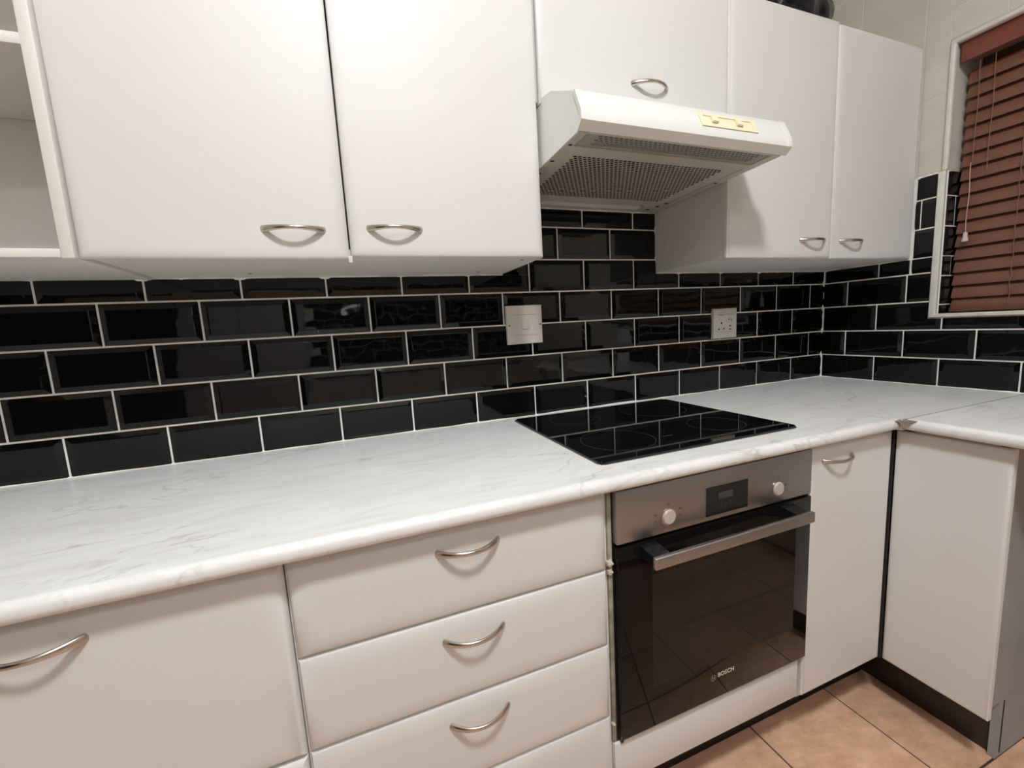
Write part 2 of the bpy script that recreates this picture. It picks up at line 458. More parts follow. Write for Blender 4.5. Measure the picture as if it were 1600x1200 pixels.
# right wall tiles: u = -y
TOPZ = 1.643
for k in range(0, 8):
    off = 0.2131 if k % 2 == 0 else 0.1034
    for j in range(-1, 7):
        u1 = off + j * TW - G / 2; u0 = u1 - (TW - G)
        zl = zlow(k)
        if u0 > 1.42: continue
        if k <= 1: wall_tile(u0, zl, (0.0065, 1.5, 0.9015, 2), FR, wall_right, 'R')
        elif k == 2:
            if u1 < 0.42 and u0 < 0.37 < u1:
                wall_tile(u0, zl, (0.0065, 1.5, 0.9, 2.0), FR, wall_right, 'R') if u1 < 0.376 else None
                if u1 >= 0.377:   # notched around the window corner: lower strip and upper stub
                    wall_tile(u0, zl, (0.0065, 0.3760, 0.9, 2.0), FR, wall_right, 'rn')
                    wall_tile(u0, zl, (0.3760, 1.5, 0.9, 1.1435), FR, wall_right, 'rm')
            elif u0 >= 0.37: wall_tile(u0, zl, (0.0065, 1.5, 0.9, 1.1435), FR, wall_right, 'rw%d' % j)
            else: wall_tile(u0, zl, (0.0065, 0.3760, 0.9, 2.0), FR, wall_right, 'R')
        elif k == 3: wall_tile(u0, zl, (0.0065, 0.3760, 0.9, 2.0), FR, wall_right, 'R')
        elif k == 4:
            wall_tile(u0, zl, (0.0065, 0.312, 0.9, 1.3605), FR, wall_right, 'r4%d' % j)
            wall_tile(u0, zl, (0.3215, 0.3760, 0.9, 1.3605), FR, wall_right, 'r4b%d' % j)
# cut tiles in the narrow strip between the wall cabinet and the window
for q, (za, zb, cuts) in enumerate(((1.3648, 1.4625, (0.3215, 0.3760)), (1.4672, 1.5648, (0.3215, 0.3335, 0.3380, 0.3760)), (1.5694, TOPZ, (0.3215, 0.3760)))):
    for c in range(0, len(cuts), 2):
        ua, ub = cuts[c], cuts[c + 1]
        wall_tile(ub - (TW - G) if c == 0 and len(cuts) > 2 else ua - 0.002, za, (ua, ub, za, zb), FR, wall_right, 's%d%d' % (q, c))
bm = bmesh.new()
a_box(bm, -0.0034, 0.002, -1.6, 0.0, 0.896, 1.146)
a_box(bm, -0.0034, 0.002, -0.379, 0.0, 1.146, 1.372)
a_box(bm, -0.0034, 0.002, -0.379, -0.300, 1.372, 1.648)
finish(bm, 'grout', M_GROUT, wall_right, smooth=False)
caulk('caulk_bead', (-0.004, -0.31, 1.3625), (-0.004, -0.004, 1.3625), 0.0045, wall_right, n=12, wob=0.45)
caulk('caulk_bead', (-0.004, -0.321, 1.645), (-0.004, -0.378, 1.645), 0.004, wall_right, n=8, wob=0.4)
# tiles on the window reveal (side facing the room, plane y = WY1)
FV = lambda u, d, z: Vector((u, WY1 - d, z))
for q, (za, zb, cut) in enumerate(((1.162, 1.1900, 0), (1.1945, 1.2910, 0), (1.2955, 1.3590, 1), (1.3635, 1.4610, 0), (1.4655, 1.5630, 1), (1.5675, TOPZ, 0))):
    z0_ = zb - (TH - G) if q == 0 else za
    if cut:
        wall_tile(0.052 - (TW - G), z0_, (0.003, 0.052, za, zb), FV, wall_right, 'v%d' % q)
        wall_tile(0.0565, z0_, (0.0565, 0.15, za, zb), FV, wall_right, 'w%d' % q)
    else: wall_tile(0.003, z0_, (0.003, 0.15, za, zb), FV, wall_right, 'v%d' % q)
bm = bmesh.new(); a_box(bm, 0.0, 0.16, WY1 - 0.0034, WY1 + .001, WZ0, 1.646)
finish(bm, 'reveal_grout', M_GROUT, wall_right, smooth=False)

# the opposite wall's splashback, mirrored in these glossy tiles
FO = lambda u, d, z: Vector((u, YF + d, z))
for k in range(0, 10):
    for j in range(12):
        wall_tile(-2.38 + j * TW + (TW / 2 if k % 2 else 0), 0.902 + k * TH, (-2.38, -0.02, 0.9, 1.94), FO, wall_front, 'F')
box('grout', -2.38, -0.01, YF, YF + .0034, 0.90, 1.935, M_GROUT, wall_front)

# painted-over wall tiles above the splashback
bm = bmesh.new()
pt_y = [0.112, 0.314, 0.516, 0.718, 0.920, 1.122, 1.324, 1.526, 1.728]
pt_z = [1.651, 1.902, 2.157, 2.412, 2.667, 2.922]
def painted(y0, y1, z0, z1):
    # cut round the window opening
    segs = [(y0, y1, z0, z1)]
    out = []
    for (a, b, c, d) in segs:
        if b <= 0.392 or a >= 1.60 or c >= 2.058: out.append((a, b, c, d)); continue
        if a < 0.392: out.append((a, 0.3835, c, d))
        if d > 2.058: out.append((max(a, 0.3835), b, 2.062, d))
    for (a, b, c, d) in out:
        if b - a < 0.012 or d - c < 0.012: continue
        box('painted_tile', -0.0032, 0.004, -b + .0014, -a - .0014, c + .0014, d - .0014, M_WALL, wall_right, 0.0014, 1)
for zi in range(len(pt_z) - 1):
    ys = [0.0] + pt_y
    for a, b in zip(ys, ys[1:]):
        if b <= 0.312 and pt_z[zi + 1] < 2.08: continue
        if a > 1.3: continue
        painted(a, b, pt_z[zi], pt_z[zi + 1])
finish(bm, 'joint', M_WJOINT, wall_right) if False else bm.free()
box('joint_plaster', -0.0022, 0.003, -0.383, 0.0, 1.65, ZC, M_WJOINT, wall_right)
box('joint_plaster', -0.0022, 0.003, -1.9, -0.383, 2.062, ZC, M_WJOINT, wall_right)
for zi in range(2, 5):
    for xi in range(8):
        x1 = -0.004 - xi * 0.202
        box('painted_tile', x1 - 0.199, x1, -0.0032, 0.004, pt_z[zi] + .0014, pt_z[zi + 1] - .0014, M_WALL, wall_back, 0.0014, 1)

# beads / trims around the window
bm = bmesh.new()
path = []
def bead(bm, p0, p1, r, n=24, wob=0.08):
    p0 = Vector(p0); p1 = Vector(p1)
    pa = [p0.lerp(p1, i / n) for i in range(n + 1)]
    tube(bm, pa, [r * (1 + random.uniform(-wob, wob)) for _ in pa], 10)
t1 = bmesh.new()
a_box(t1, -0.0092, 0.0005, -0.3975, -0.3778, 1.1475, 1.648, 0.003, 3)
tag(finish(t1, 'trim_1', M_BEAD), kind='structure')
t2 = bmesh.new()
a_box(t2, -0.0085, 0.10, -1.60, -0.3778, 1.1465, 1.1600, 0.003, 3)
tag(finish(t2, 'trim_2', M_BEAD), kind='structure')
t3 = bmesh.new()
a_box(t3, -0.010, 0.010, -0.4010, -0.3850, 1.648, 2.050, 0.006, 3)
tag(finish(t3, 'trim_3', M_BEAD), kind='structure')
t4 = bmesh.new()
a_box(t4, -0.010, 0.014, -1.62, -0.3850, 2.044, 2.060, 0.006, 3)
tag(finish(t4, 'trim_4', M_BEAD), kind='structure')

# window behind the blind
bm = bmesh.new()
a_box(bm, 0.16, 0.21, WY0, WY0 + .06, WZ0, WZ1); a_box(bm, 0.16, 0.21, WY1 - .06, WY1, WZ0, WZ1)
a_box(bm, 0.16, 0.21, WY0 + .06, WY1 - .06, WZ0, WZ0 + .06); a_box(bm, 0.16, 0.21, WY0 + .06, WY1 - .06, WZ1 - .06, WZ1)
a_box(bm, 0.165, 0.205, -1.03, -0.98, WZ0 + .06, WZ1 - .06)
win = tag(finish(bm, 'window_1', M_RED), kind='structure')
box('pane', 0.183, 0.187, WY0 + .06, -1.03, WZ0 + .06, WZ1 - .06, M_PANE, win)
box('pane', 0.183, 0.187, -0.98, WY1 - .06, WZ0 + .06, WZ1 - .06, M_PANE, win)

# ================================================================== WALL CABINETS
YW = -0.318
CD = YW + 0.019     # carcass front
def wall_cabinet(label, x0, x1, z0, z1, doors, handles, side='both'):
    t = thing('wall_cabinet', ((x0 + x1) / 2, CD, z0), label, 'cabinet', 'white wall cabinets along the back wall')
    bm = bmesh.new()
    a_box(bm, x0, x0 + .016, CD, -0.002, z0, z1); a_box(bm, x1 - .016, x1, CD, -0.002, z0, z1)
    a_box(bm, x0 + .016, x1 - .016, CD, -0.002, z0, z0 + .016); a_box(bm, x0 + .016, x1 - .016, CD, -0.002, z1 - .016, z1)
    a_box(bm, x0 + .016, x1 - .016, -0.012, -0.003, z0 + .016, z1 - .016)
    finish(bm, 'carcass', M_CARC, t)
    for (a, b, c, d), h in zip(doors, handles):
        dr = door_panel('door', a, b, c, d, YW, t)
        if h: handle(h[0], YW, h[1], dr)
    return t
ZT = 2.080
t = wall_cabinet('white double wall cabinet with two long doors, left of the extractor hood', -2.404, -1.5035, 1.366, ZT,
             [(-2.4035, -1.9570, 1.3600, ZT + .002), (-1.9540, -1.5050, 1.3650, ZT + .002)], [(-2.0575, 1.4165), (-1.8590, 1.4225)])
def scuff(o, pts, r, m):
    bm = bmesh.new(); tube(bm, pts, [r] * len(pts), 6); return finish(bm, 'scratch', m, o)
_d = [c for c in t.children if c.name.startswith('door')][0]
scuff(_d, [(-2.0135, YW - .0004, 1.4400), (-2.0130, YW - .0005, 1.4335), (-2.0105, YW - .0005, 1.4265), (-2.0060, YW - .0005, 1.4205)], .0006, M_CREAM)
for a, b in ((-2.352, -0.27), (-2.19, -0.06), (-1.545, -0.27), (-1.60, -0.06)):
    bm = bmesh.new(); cyl(bm, (a, b, 1.3652), 0.0045, 0.002, 'z', 12); finish(bm, 'screw', M_SCREW, t)
box('filler_strip', -1.9600, -1.9520, YW + .001, YW + .012, 1.352, 1.366, M_PAINT, t, 0.001)
t = wall_cabinet('short white wall cabinet directly above the extractor hood, one lift-up door', -1.4990, -0.9110, 1.730, ZT,
             [(-1.4975, -0.9040, 1.7200, ZT + .002)], [(-1.1800, 1.7980)])
t = wall_cabinet('white double wall cabinet in the corner right of the extractor hood, black bag on top', -0.9080, -0.0065, 1.366, ZT,
             [(-0.9010, -0.4490, 1.3655, ZT + .006), (-0.4460, -0.0085, 1.3655, ZT)], [(-0.5440, 1.4215), (-0.3550, 1.4215)])
box('side_filler', -0.9078, -0.9018, YW + .0015, CD + .001, 1.3665, ZT, M_CARC, t, 0.001)
bm = bmesh.new()
for q in range(7):
    xx = -0.9085
    p0 = Vector((xx, -0.02 - random.uniform(0, .035), 1.40 + random.uniform(0, .12)))
    pts_ = [p0 + Vector((0, random.uniform(-.004, .004) - i * .002, i * random.uniform(.006, .009))) for i in range(8)]
    tube(bm, pts_, [0.0011] * 8, 5)
finish(bm, 'paint_drip', M_CARC, t)

# open shelf unit at the far left
t = thing('open_shelf_unit', (-2.72, CD, 1.366), 'white open shelf unit with one shelf, left of the double wall cabinet', 'shelf unit')
box('side_panel', -2.4250, -2.4060, YW - .002, -0.003, 1.359, ZT, M_CARC, t, 0.003)
box('side_panel', -3.0200, -3.0010, YW - .002, -0.003, 1.359, ZT, M_CARC, t, 0.003)
box('bottom_panel', -3.0005, -2.4255, YW + .001, -0.003, 1.3610, 1.3760, M_CARC, t, 0.002)
box('top_panel', -3.0005, -2.4255, YW + .001, -0.003, ZT - .016, ZT, M_CARC, t, 0.002)
box('shelf', -3.0005, -2.4255, YW + .003, -0.016, 1.6985, 1.7165, M_CARC, t, 0.002)
box('back_panel', -3.0005, -2.4255, -0.014, -0.0035, 1.3765, ZT - .0165, M_CARC, t)

# ================================================================== EXTRACTOR HOOD
HX0, HX1 = -1.4975, -0.9150
HXF = -0.9020
t = thing('extractor_hood', (-1.2, -0.25, 1.575), 'white visor extractor hood with cream slider switches over the glass hob', 'extractor hood')
bm = bmesh.new()
side = [(-0.004, 1.5715), (-0.484, 1.5865), (-0.496, 1.6030), (-0.498, 1.6200), (-0.475, 1.6690), (-0.375, 1.7185), (-0.3225, 1.7275), (-0.3225, 1.7165), (-0.004, 1.7165)]
extrude_profile(bm, side, lambda p, tt: Vector((tt, p[0], p[1])), HX0, HX0 + .0025)
extrude_profile(bm, side, lambda p, tt: Vector((tt, p[0], p[1])), HX1 - .0025, HX1)
top = [(-0.474, 1.6680), (-0.375, 1.7175), (-0.3225, 1.7265), (-0.3225, 1.7245), (-0.375, 1.7155), (-0.474, 1.666)]
extrude_profile(bm, top, lambda p, tt: Vector((tt, p[0], p[1])), HX0 + .0025, HX1 - .0025)
a_box(bm, HX0 + .0025, HX1 - .0025, -0.3, -0.004, 1.7145, 1.7165)
finish(bm, 'hood_body', M_HOOD, t)
bm = bmesh.new()   # visor front, a little wider than the body
vis = [(-0.4865, 1.5880), (-0.5015, 1.6010), (-0.5030, 1.6030), (-0.5030, 1.6200), (-0.4800, 1.6690), (-0.4765, 1.6715), (-0.4735, 1.6690), (-0.4960, 1.6190), (-0.4960, 1.6070), (-0.4840, 1.5895)]
extrude_profile(bm, vis, lambda p, tt: Vector((tt, p[0], p[1])), HX0 - .0005, HXF)
visor = finish(bm, 'visor', M_HOOD, t)
for xa in (HX0 + .018, HXF - .018):      # fine seams of the end caps
    pass
# end caps
extr = [(p[0] * 1.0, p[1]) for p in vis[:6]] + [(-0.4690, 1.6690), (-0.4690, 1.5905)]
for xa, xb in ((HX0 - .0012, HX0 + .012), (HXF - .012, HXF + .0015)):
    bm = bmesh.new()
    cap = [(a - 0.0012, b) for a, b in vis[:6]] + [(-0.4735, 1.6680), (-0.4955, 1.6190), (-0.4955, 1.6080), (-0.4842, 1.5900)]
    extrude_profile(bm, cap, lambda p, tt: Vector((tt, p[0], p[1])), xa, xb)
    finish(bm, 'end_cap', M_HOOD, t)
# underside: one sheet with real perforations, staggered
def hole_cell(bm, x0, x1, y0, y1, z, cx, cy, r, ry=None):
    ry = ry or r
    c = [bm.verts.new((x0, y0, z)), bm.verts.new((x1, y0, z)), bm.verts.new((x1, y1, z)), bm.verts.new((x0, y1, z))]
    h = [bm.verts.new((cx + r * math.cos(math.radians(a)), cy + ry * math.sin(math.radians(a)), z)) for a in (225, 270, 315, 0, 45, 90, 135, 180)]
    k = [bm.verts.new((v.co.x, v.co.y, z + 0.0004)) for v in h]
    bm.faces.new((c[0], c[1], h[2], h[1], h[0])); bm.faces.new((c[1], c[2], h[4], h[3], h[2]))
    bm.faces.new((c[2], c[3], h[6], h[5], h[4])); bm.faces.new((c[3], c[0], h[0], h[7], h[6]))
    for i in range(8): bm.faces.new((h[i], h[(i + 1) % 8], k[(i + 1) % 8], k[i]))
def perforated(name, X0, X1, Y0, Y1, fx0, fx1, fy0, fy1, z, px, py, r, m, parent, ry=None):
    bm = bmesh.new()
    rows = int(round((fy1 - fy0) / py)); py = (fy1 - fy0) / rows
    n = int((fx1 - fx0 - px / 2) // px)
    for j in range(rows):
        o = (px / 2 if j % 2 else 0); a = fx0 + o; y0 = fy0 + j * py
        for i in range(n): hole_cell(bm, a + i * px, a + (i + 1) * px, y0, y0 + py, z, a + (i + .5) * px, y0 + py / 2, r, ry)
        for u0, u1 in ((X0, a), (a + n * px, X1)):
            if u1 - u0 > 1e-5: bm.faces.new([bm.verts.new(c) for c in ((u0, y0, z), (u1, y0, z), (u1, y0 + py, z), (u0, y0 + py, z))])
    for y0, y1 in ((Y0, fy0), (fy1, Y1)):
        bm.faces.new([bm.verts.new(c) for c in ((X0, y0, z), (X1, y0, z), (X1, y1, z), (X0, y1, z))])
    return finish(bm, name, m, parent, smooth=False)
HB = 1.5840
_u0 = set(t.children)
perforated('filter_panel', HX0 + .022, HX1 - .03, -0.402, -0.104, -1.448, -0.978, -0.380, -0.120, HB, 0.0126, 0.0098, 0.0055, M_HOODIN, t, 0.0044)
bm = bmesh.new()
a_box(bm, HX0 + .0025, HX0 + .022, -0.484, -0.006, HB - .0015, HB + .004); a_box(bm, HX1 - .030, HX1 - .0025, -0.484, -0.006, HB - .0015, HB + .004)
a_box(bm, HX0 + .022, HX1 - .03, -0.424, -0.402, HB - .0015, HB + .004)
a_box(bm, HX0 + .022, HX1 - .03, -0.104, -0.088, HB, HB + .004); a_box(bm, HX0 + .022, HX1 - .03, -0.030, -0.006, HB, HB + .004)
a_box(bm, HX0 + .022, -1.385, -0.088, -0.030, HB, HB + .004); a_box(bm, -1.005, HX1 - .03, -0.088, -0.030, HB, HB + .004)
a_box(bm, HX0 + .022, HX1 - .03, -0.4850, -0.483, HB - .0012, HB + .008)
finish(bm, 'base_frame', M_HOODIN, t)
box('filter_pad', HX0 + .022, HX1 - .03, -0.40, -0.105, HB + .010, HB + .016, M_DARKIN, t)
bm = bmesh.new()   # shallow oval recess at the rear
N_ = 10; out_ = []
for k in range(N_ + 1): a = math.pi / 2 + math.pi * k / N_; out_.append((-1.360 + .022 * math.cos(a), -0.059 + .022 * math.sin(a)))
for k in range(N_ + 1): a = -math.pi / 2 + math.pi * k / N_; out_.append((-1.030 + .022 * math.cos(a), -0.059 + .022 * math.sin(a)))
o_ = [bm.verts.new((p[0], p[1], HB)) for p in out_]
i_ = [bm.verts.new((p[0] * 1.0, -0.059 + (p[1] + 0.059) * 0.8, HB + .009)) for p in out_]
n_ = len(o_)
for k in range(n_): bm.faces.new((o_[k], o_[(k + 1) % n_], i_[(k + 1) % n_], i_[k]))
bm.faces.new(i_)
R_ = [bm.verts.new(c) for c in ((-1.385, -0.088, HB), (-1.005, -0.088, HB), (-1.005, -0.030, HB), (-1.385, -0.030, HB))]
h = N_ + 1
# surrounding sheet: left side, right side, top and bottom strips
mid_l = N_ // 2; mid_r = h + N_ // 2
bm.faces.new([R_[3]] + [o_[k] for k in range(0, mid_l + 1)]) ; bm.faces.new([R_[0]] + [o_[k] for k in range(h - 1, mid_l - 1, -1)])
bm.faces.new([R_[3], o_[mid_l], R_[0]])
bm.faces.new([R_[1]] + [o_[k] for k in range(h, mid_r + 1)]); bm.faces.new([R_[2]] + [o_[k] for k in range(2 * h - 1, mid_r - 1, -1)])
bm.faces.new([R_[1], o_[mid_r], R_[2]])
bm.faces.new([R_[3], R_[2], o_[2 * h - 1], o_[0]]); bm.faces.new([R_[0], R_[1], o_[h], o_[h - 1]])
finish(bm, 'rear_recess', M_HOODIN, t)
perforated('light_grille', HX0 + .022, HX1 - .03, -0.4830, -0.4245, -1.440, -0.965, -0.4760, -0.4310, HB + .002, 0.0130, 0.0093, 0.0056, M_HOODIN, t, 0.0042)
box('grille_back', HX0 + .022, HX1 - .03, -0.483, -0.4245, HB + .012, HB + .016, M_DARKIN, t)
box('lamp_cover', HX0 + .026, HX1 - .034, -0.4820, -0.4255, HB - .0005, HB + .001, M_LENS, t)
for (a, b, c) in ((-1.4865, -0.345, .010), (-1.487, -0.270, .010), (-1.484, -0.4300, .008), (-0.962, -0.080, .012), (-0.955, -0.1150, .014), (-0.975, -0.045, .012), (-0.937, -0.30, .010)):
    box('clip_slot', a - c / 2, a + c / 2, b - .003, b + .003, HB - .0022, HB - .0010, M_DARKIN, t)
for o_ in t.children:      # the underside rises slightly towards the front
    if o_ in _u0: continue
    for v in o_.data.vertices: v.co.z += 0.031 * -(v.co.y + t.location.y) - 0.012
# slider switches on the sloping face
def on_visor(u, h, off):   # h: 0 at crease, 1 at top
    y = -0.5030 + (0.0230) * h; z = 1.6200 + 0.0490 * h
    n = Vector((0, -0.905, 0.425))
    return Vector((u, y, z)) + n * off
def visor_box(bm, u0, u1, h0, h1, o0, o1):
    vs = [on_visor(u, h, o) for u in (u0, u1) for h in (h0, h1) for o in (o0, o1)]
    v = [bm.verts.new(c) for c in vs]
    for f in ((0, 1, 3, 2), (4, 6, 7, 5), (0, 4, 5, 1), (2, 3, 7, 6), (0, 2, 6, 4), (1, 5, 7, 3)): bm.faces.new([v[i] for i in f])
bm = bmesh.new()
u0, u1 = -1.186, -1.014
visor_box(bm, u0, u1, 0.06, 0.20, -.001, .0025); visor_box(bm, u0, u1, 0.64, 0.78, -.001, .0025)
visor_box(bm, u0, u0 + .012, 0.20, 0.64, -.001, .0025); visor_box(bm, u1 - .012, u1, 0.20, 0.64, -.001, .0025)
visor_box(bm, u0 + .012, u1 - .012, 0.20, 0.64, -.001, .0006)
visor_box(bm, u1 - .045, u1 - .016, 0.22, 0.60, 0, .0016)
sw = finish(bm, 'switch_panel', M_CREAM, t, smooth=False)
for u in (-1.143, -1.068):
    bm = bmesh.new(); visor_box(bm, u - .009, u + .009, 0.30, 0.62, .0004, .0060); 
    bmesh.ops.bevel(bm, geom=bm.edges[:], offset=.001, segments=2, affect='EDGES')
    finish(bm, 'slider', M_CREAM, sw)

# ================================================================== WORKTOPS
def nose(front, zt=0.900, zb=0.8705, mirror=1):
    p = [(-0.002, zb), (-0.002, zt), (front + .016, zt)]
    for k in range(1, 8):
        a = math.pi / 2 * k / 8
        p.append((front + .016 - .016 * math.sin(a), zt - .014 + .014 * math.cos(a)))
    p += [(front, zt - .018), (front + .0015, zb + .006), (front + .006, zb + .0015), (front + .011, zb)]
    return p
XC = -0.640
t = thing('worktop', (-1.6, -0.3, 0.8705), 'long marble-effect laminate worktop along the tiled back wall, holding the hob', 'worktop')
bm = bmesh.new()
pr = nose(-0.633)
extrude_profile(bm, pr, lambda p, tt: Vector((tt, p[0], p[1])), -3.30, XC)
sq = [(-0.002, 0.8705), (-0.002, 0.900), (-0.6365, 0.900), (-0.6365, 0.8705)]
extrude_profile(bm, sq, lambda p, tt: Vector((tt, p[0], p[1])), XC, -0.0015)
finish(bm, 'slab', M_MARBLE, t)
cap = box('joint_strip', XC + .002, -0.002, -0.63785, -0.6366, 0.8725, 0.9003, M_ALU, t); cap['label'] = 'dark aluminium jointing strip between the two worktops'
bm = bmesh.new()   # the worn metal corner where the rounded edges meet
P = [Vector((-0.641, -0.641, 0.897)).lerp(Vector(c), 0.50) if c[2] > .88 else Vector(c) for c in ((-0.682, -0.622, 0.9005), (-0.618, -0.688, 0.9005), (-0.612, -0.618, 0.9008), (-0.641, -0.641, 0.872), (-0.668, -0.6355, 0.889), (-0.6355, -0.669, 0.889), (-0.652, -0.652, 0.893))]
V_ = [bm.verts.new(c) for c in P]
for f in ((0, 2, 6), (2, 1, 6), (0, 6, 4), (6, 1, 5), (4, 6, 3), (6, 5, 3), (0, 4, 2), (1, 2, 5), (4, 3, 2), (3, 5, 2)): bm.faces.new([V_[i] for i in f])
finish(bm, 'corner_cap', M_CAP, t, ang=50)
t = thing('worktop', (-0.3, -1.2, 0.8705), 'short marble-effect worktop return under the window, butted at the inner corner', 'worktop')
bm = bmesh.new()
extrude_profile(bm, nose(-0.633), lambda p, tt: Vector((p[0], tt, p[1])), -0.6385, -1.75)
finish(bm, 'slab', M_MARBLE, t)

# ================================================================== BASE UNITS
YB = -0.602
def base_carcass(t, x0, x1, y0=-0.583, z0=0.150, z1=0.8700, m=M_CARC):
    bm = bmesh.new()
    a_box(bm, x0, x0 + .016, y0, -0.01, z0, z1); a_box(bm, x1 - .016, x1, y0, -0.01, z0, z1)
    a_box(bm, x0 + .016, x1 - .016, y0, -0.01, z0, z0 + .016); a_box(bm, x0 + .016, x1 - .016, -0.02, -0.01, z0 + .016, z1)
    a_box(bm, x0 + .016, x1 - .016, y0, y0 + .08, z1 - .016, z1)
    finish(bm, 'carcass', m, t)
t = thing('drawer_unit', (-2.43, -0.58, 0.15), 'white base unit with deep drawers at the left end, below the worktop', 'cabinet', 'white drawer units under the long worktop')
base_carcass(t, -2.752, -2.1075)
for (a, b) in ((0.5195, 0.8585), (0.166, 0.5165)):
    d = door_panel('drawer_front', -2.750, -2.1065, a, b, YB, t, rin=.034, dep=.015, thick=.0185)
    handle(-2.400, YB, b - .0405, d)
t = thing('drawer_unit', (-1.815, -0.58, 0.15), 'white base unit with four shallow drawers, left of the oven', 'cabinet', 'white drawer units under the long worktop')
base_carcass(t, -2.1055, -1.5200)
zz = [0.8585, 0.6895, 0.5205, 0.3490, 0.166]
for a, b in zip(zz[1:], zz):
    d = door_panel('drawer_front', -2.1035, -1.5265, a + .0005, b - .0005, YB, t, rin=.038, dep=.016, thick=.0185)
    handle(-1.8150, YB, (b - .041) if b < .85 else .8175, d)
for z_, s_ in ((0.703, .0075), (0.684, .0065), (0.325, .0045)):
    bm = bmesh.new(); bmesh.ops.create_icosphere(bm, subdivisions=2, radius=s_)
    for v in bm.verts: v.co = v.co * (1 + .7 * noise.noise(v.co * 260)); v.co += Vector((-1.5180, -0.5905, z_))
    finish(bm, 'foam_lump', M_FOAM, t)
box('raw_edge', -1.5198, -1.5105, -0.5900, -0.5700, 0.277, 0.8650, M_CHIP, t, 0.001)

# oven housing filler under the oven
t = thing('oven_housing', (-1.22, -0.58, 0.16), 'white filler board and housing below the built-in oven', 'cabinet')
box('filler_panel', -1.5190, -0.9440, -0.5950, -0.5770, 0.1680, 0.2760, M_DOOR, t, 0.003)
box('shelf', -1.5060, -0.9440, -0.5760, -0.02, 0.2600, 0.2760, M_CARC, t)

# corner base units
t = thing('base_cabinet', (-0.77, -0.58, 0.15), 'narrow white base cabinet with one handled door, between the oven and the inner corner', 'cabinet')
base_carcass(t, -0.9300, -0.610)
d = door_panel('door', -0.9335, -0.6080, 0.1690, 0.8585, YB, t, rin=.012, dep=.006)
handle(-0.8350, YB, 0.8180, d)
t = thing('base_cabinet', (-0.3, -0.72, 0.15), 'white base cabinet end unit with a plain handleless door under the window worktop', 'cabinet')
bm = bmesh.new()
a_box(bm, -0.5830, -0.02, -0.8140, -0.8000, 0.1700, 0.8700)
a_box(bm, -0.5000, -0.02, -0.8140, -0.8000, 0.0, 0.1700)
finish(bm, 'end_panel', M_END, t)['label'] = 'grey scuffed end panel reaching the floor'
box('carcass', -0.5830, -0.02, -0.7995, -0.6350, 0.170, 0.8700, M_CARC, t)
door_panel('door', -0.8290, -0.6050, 0.1675, 0.8585, -0.602, t, fn=FX, rin=.010, dep=.005)
box('panel_groove', -0.4820, -0.4780, -0.8150, -0.8138, 0.012, 0.166, M_DARKIN, t)
box('gap_shade_strip', -0.6075, -0.6025, -0.6045, -0.5835, 0.170, 0.8690, M_DARKIN, t)['label'] = 'black strip standing in for the shade between the two corner doors'  # shade of the open door gap, put in as a near-black strip

# plinths
t = box('plinth_board', -3.3, -0.478, -0.492, -0.476, 0.0, 0.150, M_PLINTH, None, 0.001)
tag(t, 'long dark brown plinth board under the units along the back wall', 'plinth')
t = box('plinth_board', -0.4780, -0.4620, -0.7990, -0.4930, 0.0, 0.166, M_PLINTH, None, 0.001)
# keep the front of the return plinth flush with the end panel foot
t.location.x = -0.010
tag(t, 'short dark brown plinth board under the end cabinet on the right', 'plinth')

# ================================================================== HOB
hx0, hx1, hy0, hy1 = -1.5115, -0.9180, -0.558, -0.052
t = thing('hob', (-1.215, -0.31, 0.900), 'black glass ceramic hob set flush on the marble-effect worktop', 'hob')
bm = bmesh.new(); a_box(bm, hx0, hx1, hy0, hy1, 0.9015, 0.9062)
es = [e for e in bm.edges if abs(e.verts[0].co.z - e.verts[1].co.z) > .003]
bmesh.ops.bevel(bm, geom=es, offset=.010, segments=5, affect='EDGES')
es = [e for e in bm.edges if e.verts[0].co.z > .906 and e.verts[1].co.z > .906 and e.calc_face_angle(0) > .8]
bmesh.ops.bevel(bm, geom=es, offset=.0012, segments=2, affect='EDGES')
finish(bm, 'glass_plate', M_HOB, t)
box('frame', hx0 + .004, hx1 - .004, hy0 + .004, hy1 - .004, 0.9002, 0.9014, M_HOBEDGE, t)
def ring(name, cx, cy, r, w, m, parent, z=0.90635, n=56):
    bm = bmesh.new(); a = []; b = []; 
    for k in range(n):
        q = 2 * math.pi * k / n
        a.append(bm.verts.new((cx + r * math.cos(q), cy + r * math.sin(q), z))); b.append(bm.verts.new((cx + (r - w) * math.cos(q), cy + (r - w) * math.sin(q), z)))
    for k in range(n): bm.faces.new((a[k], a[(k + 1) % n], b[(k + 1) % n], b[k]))
    g = bmesh.ops.extrude_face_region(bm, geom=bm.faces[:])
    bmesh.ops.translate(bm, verts=[v for v in g['geom'] if isinstance(v, bmesh.types.BMVert)], vec=(0, 0, -0.0001))
    return finish(bm, name, m, parent, smooth=False)
for cx, cy, r in ((-1.378, -0.425, .092), (-1.352, -0.165, .078), (-1.065, -0.430, .074), (-1.075, -0.180, .105)):
    ring('cooking_zone', cx, cy, r, .0016, M_PRINT, t)
ring('cooking_zone', -1.352, -0.165, .055, .0012, M_PRINT, t)

